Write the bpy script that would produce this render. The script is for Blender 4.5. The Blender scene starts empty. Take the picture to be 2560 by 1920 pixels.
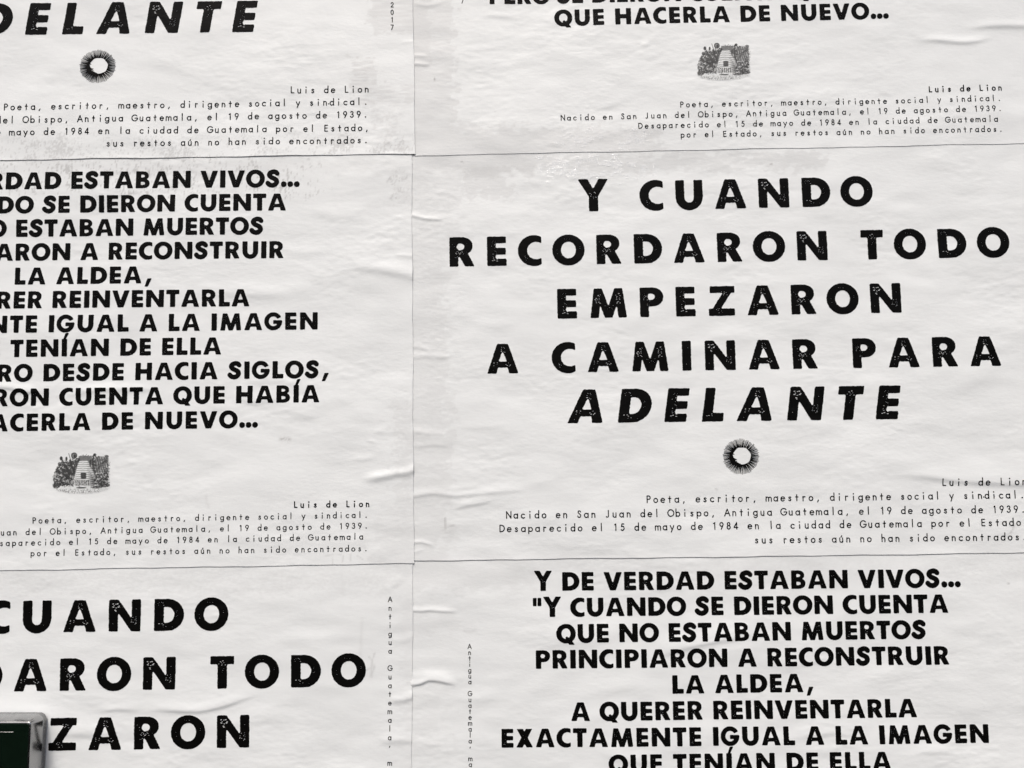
import bpy, math
import numpy as np
from mathutils import Vector

# ---------------------------------------------------------------- camera, light, exposure
scene = bpy.context.scene
R = math.radians
F_PX, PITCH, DIST, CAM_Z = 1850.0, R(4.2), 1.10, 1.62   # focal length in photo pixels, tilt, distance to wall, eye height
cam_d = bpy.data.cameras.new('camera'); cam = bpy.data.objects.new('camera', cam_d)
scene.collection.objects.link(cam); scene.camera = cam
cam_d.sensor_width = 36.0; cam_d.lens = F_PX / 2560 * 36.0
cam_d.clip_start = 0.02; cam_d.clip_end = 200
cam.location = (0, -DIST, CAM_Z); cam.rotation_euler = (R(90) + PITCH, 0, 0)

SUN_EL, SUN_AZ = R(60), R(-15)           # light falls from above, slightly from the left
world = bpy.data.worlds.new('World'); scene.world = world; world.use_nodes = True
wn = world.node_tree.nodes; wl = world.node_tree.links
sky = wn.new('ShaderNodeTexSky'); sky.sky_type = 'NISHITA'; sky.sun_disc = False
sky.sun_elevation = SUN_EL; sky.sun_rotation = math.pi + SUN_AZ * -1
sky.dust_density = 6.0; sky.air_density = 1.0; sky.ozone_density = 0.6
wn['Background'].inputs['Strength'].default_value = 0.10
wl.new(sky.outputs[0], wn['Background'].inputs['Color'])
sun_d = bpy.data.lights.new('sun', 'SUN'); sun = bpy.data.objects.new('sun', sun_d); scene.collection.objects.link(sun)
sun_d.energy = 1.5; sun_d.angle = R(14); sun_d.color = (1.0, 0.98, 0.93)
sdir = Vector((math.sin(SUN_AZ) * math.cos(SUN_EL), -math.cos(SUN_AZ) * math.cos(SUN_EL), math.sin(SUN_EL)))
sun.rotation_euler = sdir.to_track_quat('Z', 'Y').to_euler(); sun.location = sdir * 5
vs = scene.view_settings
vs.view_transform = 'Standard'; vs.look = 'None'; vs.gamma = 1; vs.use_curve_mapping = False
vs.exposure = 0.65
scene.render.engine = 'CYCLES'

# ---------------------------------------------------------------- photo measurements -> points on the wall
CT, ST = math.cos(PITCH), math.sin(PITCH)
def wall(u, v):
    dx = (np.asarray(u, float) - 1280) / F_PX; dz = (960 - np.asarray(v, float)) / F_PX
    t = DIST / (CT - dz * ST)
    return dx * t, CAM_Z + t * (ST + dz * CT)
def unwall(X, Z):
    y, z = DIST, Z - CAM_Z
    f = y * CT + z * ST; up = -y * ST + z * CT
    return 1280 + F_PX * X / f, 960 - F_PX * up / f

# ---------------------------------------------------------------- helpers
rng = np.random.default_rng(7)
def gauss(a, s):
    if s <= 0: return a
    n = max(1, int(3 * s)); k = np.exp(-0.5 * (np.arange(-n, n + 1) / s) ** 2); k /= k.sum()
    for ax in (0, 1):
        p = np.pad(a, [(n, n) if i == ax else (0, 0) for i in (0, 1)], mode='edge')
        o = np.zeros_like(a)
        for i, w in enumerate(k):
            o += w * (p[i:i + a.shape[0], :] if ax == 0 else p[:, i:i + a.shape[1]])
        a = o
    return a
def fft_noise(shape, lx, ly, seed, power=2.0):
    """smooth noise, wavelength about lx, ly samples, unit variance"""
    r = np.random.default_rng(seed)
    f = np.fft.rfft2(r.standard_normal(shape))
    fy = np.fft.fftfreq(shape[0])[:, None] * ly; fx = np.fft.rfftfreq(shape[1])[None, :] * lx
    q = np.sqrt(fx * fx + fy * fy)
    f *= np.exp(-0.5 * (q / 1.0) ** power) * (q > 0)
    a = np.fft.irfft2(f, shape); return a / a.std()

def link(name, me, mat, parent=None):
    o = bpy.data.objects.new(name, me); scene.collection.objects.link(o)
    if mat: me.materials.append(mat)
    if parent: o.parent = parent
    return o
def tri_mesh(name, V, T, smooth=True):
    me = bpy.data.meshes.new(name)
    me.vertices.add(len(V)); me.vertices.foreach_set('co', np.ascontiguousarray(V, dtype=np.float32).ravel())
    n = T.shape[1]
    me.loops.add(T.size); me.loops.foreach_set('vertex_index', np.ascontiguousarray(T, dtype=np.int32).ravel())
    me.polygons.add(len(T))
    me.polygons.foreach_set('loop_start', np.arange(0, T.size, n, dtype=np.int32))
    me.polygons.foreach_set('loop_total', np.full(len(T), n, dtype=np.int32))
    me.polygons.foreach_set('use_smooth', np.full(len(T), smooth, dtype=bool))
    me.update(calc_edges=True); me.validate()
    return me

# ---------------------------------------------------------------- materials
def new_mat(name):
    m = bpy.data.materials.new(name); m.use_nodes = True
    nt = m.node_tree; return m, nt, nt.nodes['Principled BSDF']
def N(nt, t, **kw):
    n = nt.nodes.new(t)
    for k, v in kw.items(): setattr(n, k, v)
    return n
def math_node(nt, op, a, b):
    n = N(nt, 'ShaderNodeMath', operation=op)
    for i, s in enumerate((a, b)):
        if isinstance(s, (int, float)): n.inputs[i].default_value = s
        else: nt.links.new(s, n.inputs[i])
    return n.outputs[0]
def grain(nt, sx, sz, detail, rough=0.55, off=0.0):
    g = N(nt, 'ShaderNodeNewGeometry'); mp = N(nt, 'ShaderNodeMapping')
    mp.inputs['Scale'].default_value = (sx, sx, sz); mp.inputs['Location'].default_value = (off, off, off)
    nt.links.new(g.outputs['Position'], mp.inputs['Vector'])
    n = N(nt, 'ShaderNodeTexNoise'); n.inputs['Scale'].default_value = 1.0
    n.inputs['Detail'].default_value = detail; n.inputs['Roughness'].default_value = rough
    nt.links.new(mp.outputs[0], n.inputs['Vector']); return n.outputs['Fac']
def paper_bump(nt, bs, gloss=None):
    """ripples and fibre grain too small for the mesh, the same for paper and ink"""
    a = grain(nt, 95, 210, 4, 0.6); b = grain(nt, 900, 1400, 2, 0.5, 3.1)
    h = math_node(nt, 'ADD', math_node(nt, 'MULTIPLY', math_node(nt, 'MULTIPLY', a, grain(nt, 5, 7, 2, 0.5, 4.4)), 0.00042), math_node(nt, 'MULTIPLY', b, 0.00004))
    if gloss is not None:                                               # a cracked, glassy skin of dried glue over the paper
        c = grain(nt, 170, 620, 5, 0.7, 9.7)
        h = math_node(nt, 'ADD', h, math_node(nt, 'MULTIPLY', math_node(nt, 'MULTIPLY', c, gloss), 0.0003))
        b2 = N(nt, 'ShaderNodeBump'); b2.inputs['Distance'].default_value = 1.0
        nt.links.new(math_node(nt, 'MULTIPLY', c, 0.0013), b2.inputs['Height']); nt.links.new(b2.outputs[0], bs.inputs['Coat Normal'])
        nt.links.new(gloss, bs.inputs['Coat Weight']); bs.inputs['Coat Roughness'].default_value = 0.10
    bp = N(nt, 'ShaderNodeBump'); bp.inputs['Strength'].default_value = 1.0; bp.inputs['Distance'].default_value = 1.0
    nt.links.new(h, bp.inputs['Height']); nt.links.new(bp.outputs[0], bs.inputs['Normal'])

def make_paper():
    m, nt, bs = new_mat('pasted_paper')
    at = N(nt, 'ShaderNodeAttribute', attribute_name='stain')   # R glue film, G dirt, B lumpy glossy glue
    sp = N(nt, 'ShaderNodeSeparateColor'); nt.links.new(at.outputs['Color'], sp.inputs[0])
    mott = N(nt, 'ShaderNodeMix', data_type='RGBA')
    mott.inputs[6].default_value = (0.735, 0.756, 0.760, 1); mott.inputs[7].default_value = (0.768, 0.790, 0.796, 1)
    nt.links.new(grain(nt, 9, 9, 4, 0.6, 5.0), mott.inputs[0])
    glue = N(nt, 'ShaderNodeMix', data_type='RGBA'); glue.inputs[7].default_value = (0.585, 0.592, 0.594, 1)
    nt.links.new(mott.outputs[2], glue.inputs[6]); nt.links.new(sp.outputs[0], glue.inputs[0])
    dirt = N(nt, 'ShaderNodeMix', data_type='RGBA'); dirt.inputs[7].default_value = (0.30, 0.295, 0.29, 1)
    nt.links.new(glue.outputs[2], dirt.inputs[6]); nt.links.new(sp.outputs[1], dirt.inputs[0])
    nt.links.new(dirt.outputs[2], bs.inputs['Base Color'])
    r = math_node(nt, 'SUBTRACT', 0.52, math_node(nt, 'MULTIPLY', sp.outputs[0], 0.12))
    r = math_node(nt, 'SUBTRACT', r, math_node(nt, 'MULTIPLY', sp.outputs[2], 0.34))
    nt.links.new(r, bs.inputs['Roughness'])
    nt.links.new(math_node(nt, 'ADD', 0.45, math_node(nt, 'MULTIPLY', sp.outputs[2], 0.5)), bs.inputs['Specular IOR Level'])
    paper_bump(nt, bs, sp.outputs[2])
    return m
def make_ink(name, col, rough):
    m, nt, bs = new_mat(name)
    c = N(nt, 'ShaderNodeMix', data_type='RGBA')
    c.inputs[6].default_value = (col * 0.6, col * 0.6, col * 0.6, 1); c.inputs[7].default_value = (col * 1.6, col * 1.5, col * 1.4, 1)
    nt.links.new(grain(nt, 40, 40, 5, 0.6, 2.0), c.inputs[0])
    nt.links.new(c.outputs[2], bs.inputs['Base Color'])
    bs.inputs['Roughness'].default_value = rough; bs.inputs['Specular IOR Level'].default_value = 0.06
    paper_bump(nt, bs); return m
def make_print():
    """halftone engraving: an ink-density attribute mixes paper and ink"""
    m, nt, bs = new_mat('engraving_print')
    at = N(nt, 'ShaderNodeAttribute', attribute_name='ink')
    c = N(nt, 'ShaderNodeMix', data_type='RGBA')
    c.inputs[6].default_value = (0.750, 0.772, 0.776, 1); c.inputs[7].default_value = (0.012, 0.012, 0.012, 1)
    nt.links.new(at.outputs['Fac'], c.inputs[0]); nt.links.new(c.outputs[2], bs.inputs['Base Color'])
    bs.inputs['Roughness'].default_value = 0.5; paper_bump(nt, bs); return m
PAPER = make_paper(); INK = make_ink('black_ink', 0.0025, 0.45); PRINT = make_print()

# ---------------------------------------------------------------- lettering: heavy geometric capitals
class Shape:
    def __init__(s, w, res, lo=-0.36, hi=1.46, pad=0.12):
        s.res, s.x0, s.y0 = res, -pad, lo
        nx = int((w + 2 * pad) * res) + 2; ny = int((hi - lo) * res) + 2
        s.X, s.Y = np.meshgrid(-pad + np.arange(nx) / res, lo + np.arange(ny) / res)
        s.A = np.zeros(s.X.shape, bool)
    def poly_mask(s, P):
        m = np.zeros(s.X.shape, bool); n = len(P)
        for i in range(n):
            (xa, ya), (xb, yb) = P[i], P[(i + 1) % n]
            if ya == yb: continue
            c = (ya > s.Y) != (yb > s.Y)
            m ^= c & (s.X < (xb - xa) * (s.Y - ya) / (yb - ya) + xa)
        return m
    def box_mask(s, a, b, c, d): return (s.X >= a) & (s.X <= c) & (s.Y >= b) & (s.Y <= d)
    def ell_mask(s, cx, cy, rx, ry): return ((s.X - cx) / rx) ** 2 + ((s.Y - cy) / ry) ** 2 <= 1
    def dist(s, pts):
        d = np.full(s.X.shape, 9.0)
        for (xa, ya), (xb, yb) in zip(pts[:-1], pts[1:]):
            L = (xb - xa) ** 2 + (yb - ya) ** 2 + 1e-12
            t = np.clip(((s.X - xa) * (xb - xa) + (s.Y - ya) * (yb - ya)) / L, 0, 1)
            d = np.minimum(d, np.hypot(s.X - xa - t * (xb - xa), s.Y - ya - t * (yb - ya)))
        return d
def spline(P, n=7):
    P = [P[0]] + list(P) + [P[-1]]; out = []
    for i in range(1, len(P) - 2):
        p0, p1, p2, p3 = (np.array(P[i + k], float) for k in (-1, 0, 1, 2))
        for t in np.arange(n) / n:
            out.append(tuple(0.5 * (2 * p1 + (p2 - p0) * t + (2 * p0 - 5 * p1 + 4 * p2 - p3) * t * t + (3 * p1 - p0 - 3 * p2 + p3) * t ** 3)))
    out.append(tuple(P[-2])); return out
def arc(cx, cy, rx, ry, a0, a1, n=18):
    t = np.radians(np.linspace(a0, a1, n)); return list(zip(cx + rx * np.cos(t), cy + ry * np.sin(t)))

BW = dict(A=1.05, B=.79, C=.80, D=.95, E=.65, G=1.04, H=.96, I=.30, L=.62, M=1.22, N=1.02, O=1.09, P=.79, Q=1.09,
          R=.82, S=.76, T=.75, U=.91, V=1.02, X=.93, Y=1.03, Z=.88)
BW.update({'Í': .30, ',': .42, '…': 1.09, '"': .46, ' ': .40})
LB = {c: .07 for c in BW}; LB.update(O=0, C=0, Q=0, G=0, A=.03, T=.03, V=.01, Y=.0, S=.03, X=.03)
RB = {c: .055 for c in BW}; RB.update(O=.0, D=.02, Q=.0, G=.02, A=.03, T=.03, V=.01, Y=.0, S=.03, C=.03, P=.02, L=.02, R=.045)
LB[' '] = RB[' '] = 0; LB['…'] = 0
def heavy(c, s):
    p, b, e = s.poly_mask, s.box_mask, s.ell_mask
    if c in 'IÍ':
        m = b(0, 0, .30, 1)
        if c == 'Í': m |= p([(.08, .98), (.23, 1.0), (.41, 1.37), (.21, 1.37)])
    elif c == 'E': m = b(0, 0, .29, 1) | b(0, 0, .65, .24) | b(0, .385, .63, .61) | b(0, .77, .64, 1)
    elif c == 'L': m = b(0, 0, .29, 1) | b(0, 0, .62, .25)
    elif c == 'T': m = b(0, .75, .75, 1) | b(.225, 0, .525, 1)
    elif c == 'H': m = b(0, 0, .30, 1) | b(.66, 0, .96, 1) | b(0, .38, .96, .63)
    elif c == 'N': m = b(0, 0, .29, 1) | b(.73, 0, 1.02, 1) | p([(0, 1), (.30, 1), (1.02, 0), (.72, 0)])
    elif c == 'M':
        m = p([(0, 0), (.28, 0), (.40, 1), (.13, 1)]) | p([(1.22, 0), (.94, 0), (.82, 1), (1.09, 1)])
        m |= p([(.13, 1), (.40, 1), (.745, 0), (.485, 0)]) | p([(1.09, 1), (.82, 1), (.475, 0), (.735, 0)])
    elif c == 'A':
        m = p([(0, 0), (.345, 1), (.705, 1), (1.05, 0)])
        m &= ~p([(.385, .40), (.665, .40), (.525, .76)]); m &= ~p([(.29, -.1), (.365, .20), (.685, .20), (.76, -.1)])
    elif c == 'V': m = p([(0, 1), (.345, 0), (.675, 0), (1.02, 1), (.71, 1), (.51, .40), (.31, 1)])
    elif c == 'Y': m = b(.365, 0, .675, .58) | p([(0, 1.1), (.335, 1.1), (.52, .77), (.705, 1.1), (1.03, 1.1), (.675, .5), (.365, .5)])
    elif c == 'Z': m = b(.05, .77, .88, 1) | b(0, 0, .87, .24) | p([(0, 0), (0, .05), (.50, .80), (.88, 1), (.88, .95), (.38, .2)])
    elif c == 'X': m = p([(.03, 1), (.38, 1), (.93, 0), (.57, 0)]) | p([(.90, 1), (.55, 1), (0, 0), (.36, 0)])
    elif c in 'OQ':
        m = e(.545, .5, .545, .53) & ~e(.545, .5, .25, .285)
        if c == 'Q': m |= p([(.50, .30), (.60, .36), (.76, .22), (1.03, -.10), (.72, -.11), (.66, -.02)])
    elif c == 'C': m = e(.545, .5, .545, .53) & ~e(.615, .5, .30, .295) & (s.X < .80) & ~p([(.58, .5), (.9, .24), (.9, .76)])
    elif c == 'G':
        m = e(.52, .5, .52, .53) & ~e(.53, .5, .265, .285) & ~p([(.52, .57), (1.2, .57), (1.2, .82), (.83, .69), (.7, .62)])
        m |= b(.52, .35, 1.03, .57) & e(.52, .5, .52, .53)
    elif c == 'D':
        m = b(0, 0, .45, 1) | (e(.43, .5, .52, .5) & (s.X > .4)); m &= ~(b(.31, .25, .40, .75) | (e(.40, .5, .24, .25) & (s.X > .39)))
    elif c in 'PR':
        m = b(0, 0, .29, 1)
        if c == 'P':
            m |= b(0, .36, .45, 1) | e(.45, .68, .34, .32); m &= ~(b(.29, .575, .385, .79) | e(.385, .6825, .12, .1075))
        else:
            m |= b(0, .42, .44, 1) | e(.44, .70, .34, .30) | p([(.27, .40), (.50, .52), (.63, .42), (.84, 0), (.52, 0), (.31, .38)])
            m |= p([(.25, .45), (.4, .45), (.33, .33), (.25, .33)]); m &= ~(b(.29, .555, .37, .785) | e(.37, .67, .13, .115))
    elif c == 'B':
        m = b(0, 0, .29, 1) | b(0, .5, .41, 1) | e(.41, .745, .32, .255) | b(0, 0, .43, .55) | e(.43, .285, .36, .285)
        m &= ~(b(.29, .64, .40, .80) | e(.40, .72, .10, .08) | b(.29, .20, .42, .38) | e(.42, .29, .11, .09))
    elif c == 'S':
        m = s.dist(spline([(.63, .80), (.52, .89), (.37, .895), (.21, .82), (.175, .70), (.27, .59), (.43, .51), (.575, .41), (.595, .27), (.48, .14), (.32, .105), (.18, .15), (.09, .24)])) < .138
    elif c == 'U':
        m = b(0, .42, .91, 1) | e(.455, .42, .455, .45); m &= ~(b(.30, .40, .61, 1.2) | e(.455, .40, .155, .17))
    elif c == ',': m = p([(0, -.20), (.19, -.20), (.42, .29), (.16, .29)])
    elif c == '…': m = e(.17, .165, .17, .17) | e(.545, .165, .17, .17) | e(.92, .165, .17, .17)
    elif c == '"': m = b(0, .59, .20, 1.03) | b(.26, .59, .46, 1.03)
    return m
# worn letterpress flecks: cx, cy, rx, ry, how many, size
WORN = dict(A=[(.52, .80, .10, .09, 10, 1), (.52, .755, .03, .01, 2, 1.3), (.27, .32, .09, .07, 8, 1.2), (.74, .30, .11, .06, 8, 1.3), (.2, .15, .06, .05, 2, .8)],
  N=[(.23, .74, .11, .13, 17, 1.5), (.78, .33, .11, .12, 20, 1.1), (.14, .24, .02, .02, 1, 1), (.86, .7, .02, .02, 1, .8)],
  M=[(.26, .64, .10, .17, 20, 1.4), (.94, .64, .10, .17, 20, 1.4), (.61, .36, .16, .10, 14, .9)],
  R=[(.30, .46, .17, .07, 18, 1.3), (.30, .34, .12, .05, 9, 1.1), (.14, .70, .08, .12, 6, .9), (.58, .62, .06, .2, 5, .6)],
  E=[(.24, .52, .09, .22, 18, 1), (.25, .20, .12, .07, 10, 1.4), (.24, .82, .09, .06, 8, .8)],
  O=[(.545, .875, .15, .012, 5, .7), (.17, .5, .02, .14, 4, .7), (.92, .5, .02, .14, 4, .7)],
  D=[(.20, .84, .13, .07, 10, .9), (.20, .22, .10, .04, 5, 1.4), (.42, .13, .17, .02, 6, 1), (.72, .6, .06, .17, 7, .7)],
  T=[(.38, .80, .13, .08, 14, 1.2), (.38, .62, .06, .12, 5, 1)], Y=[(.52, .56, .12, .09, 12, 1.4), (.52, .44, .04, .05, 3, .8)],
  Z=[(.56, .76, .12, .08, 11, 1.2), (.34, .18, .11, .08, 11, 1)], P=[(.24, .55, .12, .16, 16, 1), (.15, .78, .09, .08, 6, .7), (.6, .62, .08, .14, 5, .6)],
  L=[(.24, .19, .12, .06, 7, 1.4)], V=[(.51, .22, .10, .12, 12, 1)], H=[(.3, .50, .12, .04, 7, .9), (.66, .5, .10, .04, 6, .9)],
  Q=[(.74, .14, .10, .09, 11, 1.3)], I=[(.15, .78, .05, .02, 2, .9), (.15, .22, .05, .02, 2, .9)], C=[(.26, .3, .10, .06, 5, 1), (.3, .17, .05, .02, 2, .8)],
  U=[(.2, .72, .02, .1, 2, .7), (.66, .26, .03, .04, 3, .8)], X=[(.47, .52, .14, .15, 16, 1.2)], B=[(.18, .5, .08, .1, 6, .8)], G=[(.3, .25, .08, .06, 3, .7)])
WORN['Í'] = WORN['I']
TRI = {1: ['0 4 7'], 2: ['4 1 5'], 3: ['0 1 5', '0 5 7'], 4: ['5 2 6'], 5: ['0 4 7', '5 2 6', '4 5 7', '5 6 7'], 6: ['4 1 2', '4 2 6'],
       7: ['0 1 2', '0 2 6', '0 6 7'], 8: ['7 6 3'], 9: ['0 4 6', '0 6 3'], 10: ['4 1 5', '7 6 3', '4 5 6', '4 6 7'], 11: ['0 1 5', '0 5 6', '0 6 3'],
       12: ['7 5 2', '7 2 3'], 13: ['0 4 5', '0 5 2', '0 2 3'], 14: ['4 1 2', '4 2 3', '4 3 7'], 15: ['0 1 2', '0 2 3']}
TRI = {k: [tuple(int(q) for q in t.split()) for t in v] for k, v in TRI.items()}
def march(Fd, x0, y0, h):
    """filled outline of the region Fd > 0 as triangles on a regular grid"""
    ny, nx = Fd.shape
    Fd = np.where(np.abs(Fd) < 1e-6, 1e-6, Fd)
    f = [Fd[:-1, :-1], Fd[:-1, 1:], Fd[1:, 1:], Fd[1:, :-1]]
    J, I = np.meshgrid(np.arange(ny - 1), np.arange(nx - 1), indexing='ij')
    co = [(I, J), (I + 1, J), (I + 1, J + 1), (I, J + 1)]
    case = sum((f[k] > 0).astype(int) << k for k in range(4))
    ex, ey = [None] * 8, [None] * 8
    for k in range(4): ex[k], ey[k] = co[k][0].astype(float), co[k][1].astype(float)
    for k in range(4):
        a, b = k, (k + 1) % 4
        with np.errstate(divide='ignore', invalid='ignore'): t = f[a] / (f[a] - f[b])
        t = np.clip(np.nan_to_num(t, nan=.5, posinf=.5, neginf=.5), 0.02, .98)
        ex[4 + k] = ex[a] + t * (ex[b] - ex[a]); ey[4 + k] = ey[a] + t * (ey[b] - ey[a])
    P = []
    for k, tris in TRI.items():
        m = case == k
        if not m.any(): continue
        for t in tris: P.append(np.stack([np.stack([ex[q][m], ey[q][m]], -1) for q in t], 1))
    P = np.concatenate(P).reshape(-1, 2)
    key = np.round(P * 512).astype(np.int64); key = key[:, 0] * 10_000_000 + key[:, 1]
    _, first, inv = np.unique(key, return_index=True, return_inverse=True)
    V = P[first] * h + np.array([x0, y0])
    T = inv.reshape(-1, 3); T = T[(T[:, 0] != T[:, 1]) & (T[:, 1] != T[:, 2]) & (T[:, 0] != T[:, 2])]
    return V, T
_cache = {}
def heavy_glyph(c, res):
    k = (c, res)
    if k not in _cache:
        fine = 2; s = Shape(BW[c], res * fine)
        A = gauss(heavy(c, s).astype(float), .020 * res * fine)
        r = np.random.default_rng(ord(c) * 13)
        rough = gauss(r.standard_normal(A.shape), .018 * res * fine); rough /= rough.std()
        A = A - .5 + .055 * rough
        used = []
        for (cx, cy, rx, ry, n, sz) in WORN.get(c, []):
            for _ in range(max(1, int(n * (.64 if res > 50 else .35)))):
                for _try in range(12):                                      # short flat nicks that do not run together
                    x, y = cx + rx * r.uniform(-1, 1), cy + ry * r.uniform(-1, 1)
                    if all(((x - p) / .05) ** 2 + ((y - q) / .028) ** 2 > 1 for p, q in used): break
                else: continue
                used.append((x, y)); a = sz * r.uniform(.009, .024); b = max(.006, sz * r.uniform(.005, .009)); tl = r.uniform(-.18, .18)
                q = ((s.X - x) / a) ** 2 + ((s.Y - y - tl * (s.X - x)) / b) ** 2
                A = np.minimum(A, (np.sqrt(q) - 1) * .35)
        A = A[::fine, ::fine]
        A[0] = A[-1] = -1; A[:, 0] = A[:, -1] = -1
        _cache[k] = march(A, s.x0, s.y0, 1 / res)
    return _cache[k]

# ---------------------------------------------------------------- lettering: light geometric face for the small print
XH = .62
def light(c):
    """-> width, list of strokes, dots"""
    bowl = lambda cx=.31: arc(cx, .31, .27, .29, 0, 360, 26)
    st = {'o': (.62, [bowl()]), 'a': (.62, [bowl(.30), [(.57, 0), (.57, XH)]]), 'd': (.62, [bowl(.30), [(.57, 0), (.57, 1.08)]]),
      'b': (.62, [bowl(.32), [(.05, 0), (.05, 1.08)]]), 'p': (.62, [bowl(.32), [(.05, -.30), (.05, XH)]]),
      'g': (.62, [bowl(.30), [(.57, XH), (.57, -.06)] + arc(.31, -.06, .26, .24, 0, -150)]),
      'e': (.60, [[(.04, .33), (.57, .33)] + arc(.305, .31, .28, .30, 5, 312, 24)]), 'c': (.52, [arc(.31, .31, .28, .29, 48, 312)]),
      'n': (.52, [[(.05, 0), (.05, XH)], [(.05, .3)] + arc(.26, .36, .21, .24, 180, 0) + [(.47, 0)]]),
      'h': (.52, [[(.05, 0), (.05, 1.08)], [(.05, .3)] + arc(.26, .36, .21, .24, 180, 0) + [(.47, 0)]]),
      'u': (.52, [[(.47, 0), (.47, XH)], [(.05, XH)] + arc(.26, .24, .21, .24, 180, 360) + [(.47, XH)]]),
      'm': (.86, [[(.05, 0), (.05, XH)], [(.05, .3)] + arc(.24, .38, .19, .22, 180, 0) + [(.43, 0)], [(.43, .3)] + arc(.62, .38, .19, .22, 180, 0) + [(.81, 0)]]),
      'r': (.34, [[(.05, 0), (.05, XH)], [(.05, .34)] + arc(.24, .36, .19, .24, 180, 55)]), 'i': (.12, [[(.06, 0), (.06, .56)]]), 'l': (.12, [[(.06, 0), (.06, 1.08)]]),
      't': (.34, [[(.17, 0), (.17, .88)], [(.0, .57), (.34, .57)]]),
      's': (.40, [spline([(.36, .50), (.25, .585), (.10, .55), (.09, .42), (.21, .33), (.34, .24), (.33, .09), (.19, .025), (.04, .12)], 4)]),
      'y': (.56, [[(.02, XH), (.28, .04)], [(.54, XH), (.15, -.30)]]),
      'L': (.46, [[(.05, 1), (.05, 0.03), (.46, 0.03)]]), 'P': (.54, [[(.05, 0), (.05, .97), (.27, .97)] + arc(.27, .73, .24, .24, 90, -90) + [(.05, .49)]]),
      'N': (.74, [[(.05, 0), (.05, .97), (.69, .03), (.69, 1)]]), 'E': (.48, [[(.48, .97), (.05, .97), (.05, .03), (.48, .03)], [(.05, .52), (.44, .52)]]),
      'S': (.52, [spline([(.45, .82), (.33, .97), (.15, .93), (.10, .75), (.24, .58), (.42, .43), (.46, .22), (.32, .04), (.13, .06), (.03, .22)], 5)]),
      'J': (.36, [[(.31, 1), (.31, .22)] + arc(.15, .2, .16, .18, 0, -150)]), 'O': (.98, [arc(.49, .5, .44, .48, 0, 360, 34)]),
      'A': (.80, [[(.02, 0), (.40, .98), (.78, 0)], [(.16, .34), (.64, .34)]]), 'G': (.92, [arc(.48, .5, .44, .48, 42, 352, 30) + [(.92, .47), (.52, .47)]]),
      'D': (.74, [[(.22, .03), (.05, .03), (.05, .97), (.22, .97)] + arc(.22, .5, .47, .47, 90, -90, 24)]),
      '1': (.24, [[(.0, .84), (.17, .97), (.17, 0)]]), '2': (.54, [arc(.27, .72, .22, .25, 170, -30) + [(.05, .04), (.52, .04)]]),
      '0': (.56, [arc(.28, .5, .23, .47, 0, 360, 28)]), '7': (.52, [[(.02, .96), (.48, .96), (.17, 0)]]), '8': (.52, [arc(.26, .74, .18, .22, 0, 360), arc(.26, .27, .22, .25, 0, 360)]),
      '9': (.56, [arc(.28, .70, .24, .27, 0, 360, 24), [(.50, .60), (.22, 0)]]), '4': (.58, [[(.43, 0), (.43, .95), (.04, .24), (.58, .24)]]),
      '3': (.50, [arc(.24, .74, .18, .22, 160, -90, 16) + arc(.23, .28, .23, .25, 90, -160, 16)]), '5': (.52, [[(.46, .95), (.17, .95), (.10, .58)] + arc(.24, .33, .24, .30, 105, -140)]),
      ',': (.20, [[(.13, .08), (.03, -.17)]]), '.': (.14, []), '·': (.14, [])}
    dots = {'i': [(.06, .93, .085)], '.': [(.07, .06, .09)], '·': [(.07, .22, .08)]}
    if c == 'ú':
        w, S = st['u']; return w, S + [[(.24, .74), (.36, .94)]], []
    w, S = st[c]; return w, S, dots.get(c, [])
def light_glyph(c, weight):
    k = (c, 'l', weight)
    if k not in _cache:
        w, S, dots = light(c); res = 34
        s = Shape(w, res, lo=-.42, hi=1.22); A = np.full(s.X.shape, -1.0)
        for pl in S: A = np.maximum(A, weight - s.dist(pl))
        for (x, y, r) in dots: A = np.maximum(A, r * weight / .062 - np.hypot(s.X - x, s.Y - y))
        A = A + .006 * gauss(np.random.default_rng(ord(c)).standard_normal(A.shape), 1.2)
        A[0] = A[-1] = -1; A[:, 0] = A[:, -1] = -1
        V, T = march(A, s.x0, s.y0, 1 / res); _cache[k] = (V - np.array([w / 2, 0]), T)
    return _cache[k]

# ---------------------------------------------------------------- the relief of each pasted sheet
# corners as they stand in the photo: top-left, top-right, bottom-right, bottom-left; lift off the wall in metres
SHEETS = {
 'TL': dict(q=[(-600, -600), (1024, -600), (1038.6, 387), (-600, 413)], lift=.0029),
 'TR': dict(q=[(1020, -600), (2690, -620), (2690, 357.5), (1035.4, 390.4)], lift=.00205),
 'ML': dict(q=[(-600, 403), (1030, 384), (1035.4, 1408.6), (-600, 1437)], lift=.0025),
 'MR': dict(q=[(1026.5, 386.5), (2690, 354), (2690, 1381), (1032, 1402.7)], lift=.0016),
 'BL': dict(q=[(-600, 1432), (1032.6, 1404.5), (1027, 2440), (-600, 2460)], lift=.0021),
 'BR': dict(q=[(1029.4, 1398.5), (2690, 1377), (2690, 2400), (1023.5, 2430)], lift=.0012)}
RES = 2.0; GX0, GY0 = -660, -680; GW, GH = int(3440 / RES), int(3200 / RES)
def nz(lx, ly, seed): return fft_noise((GH, GW), lx / RES, ly / RES, seed)
GXX, GYY = np.meshgrid(GX0 + np.arange(GW) * RES, GY0 + np.arange(GH) * RES)
patch = np.clip(.55 + .45 * nz(330, 260, 21), .12, 1.6)              # where the paper cockled more
BASE = (nz(420, 300, 1) * .00050 + nz(150, 75, 2) * .00016 + patch * (nz(48, 20, 3) * .000052 + nz(26, 12, 5) * .000028) + nz(9, 6, 4) * .000006)
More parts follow.
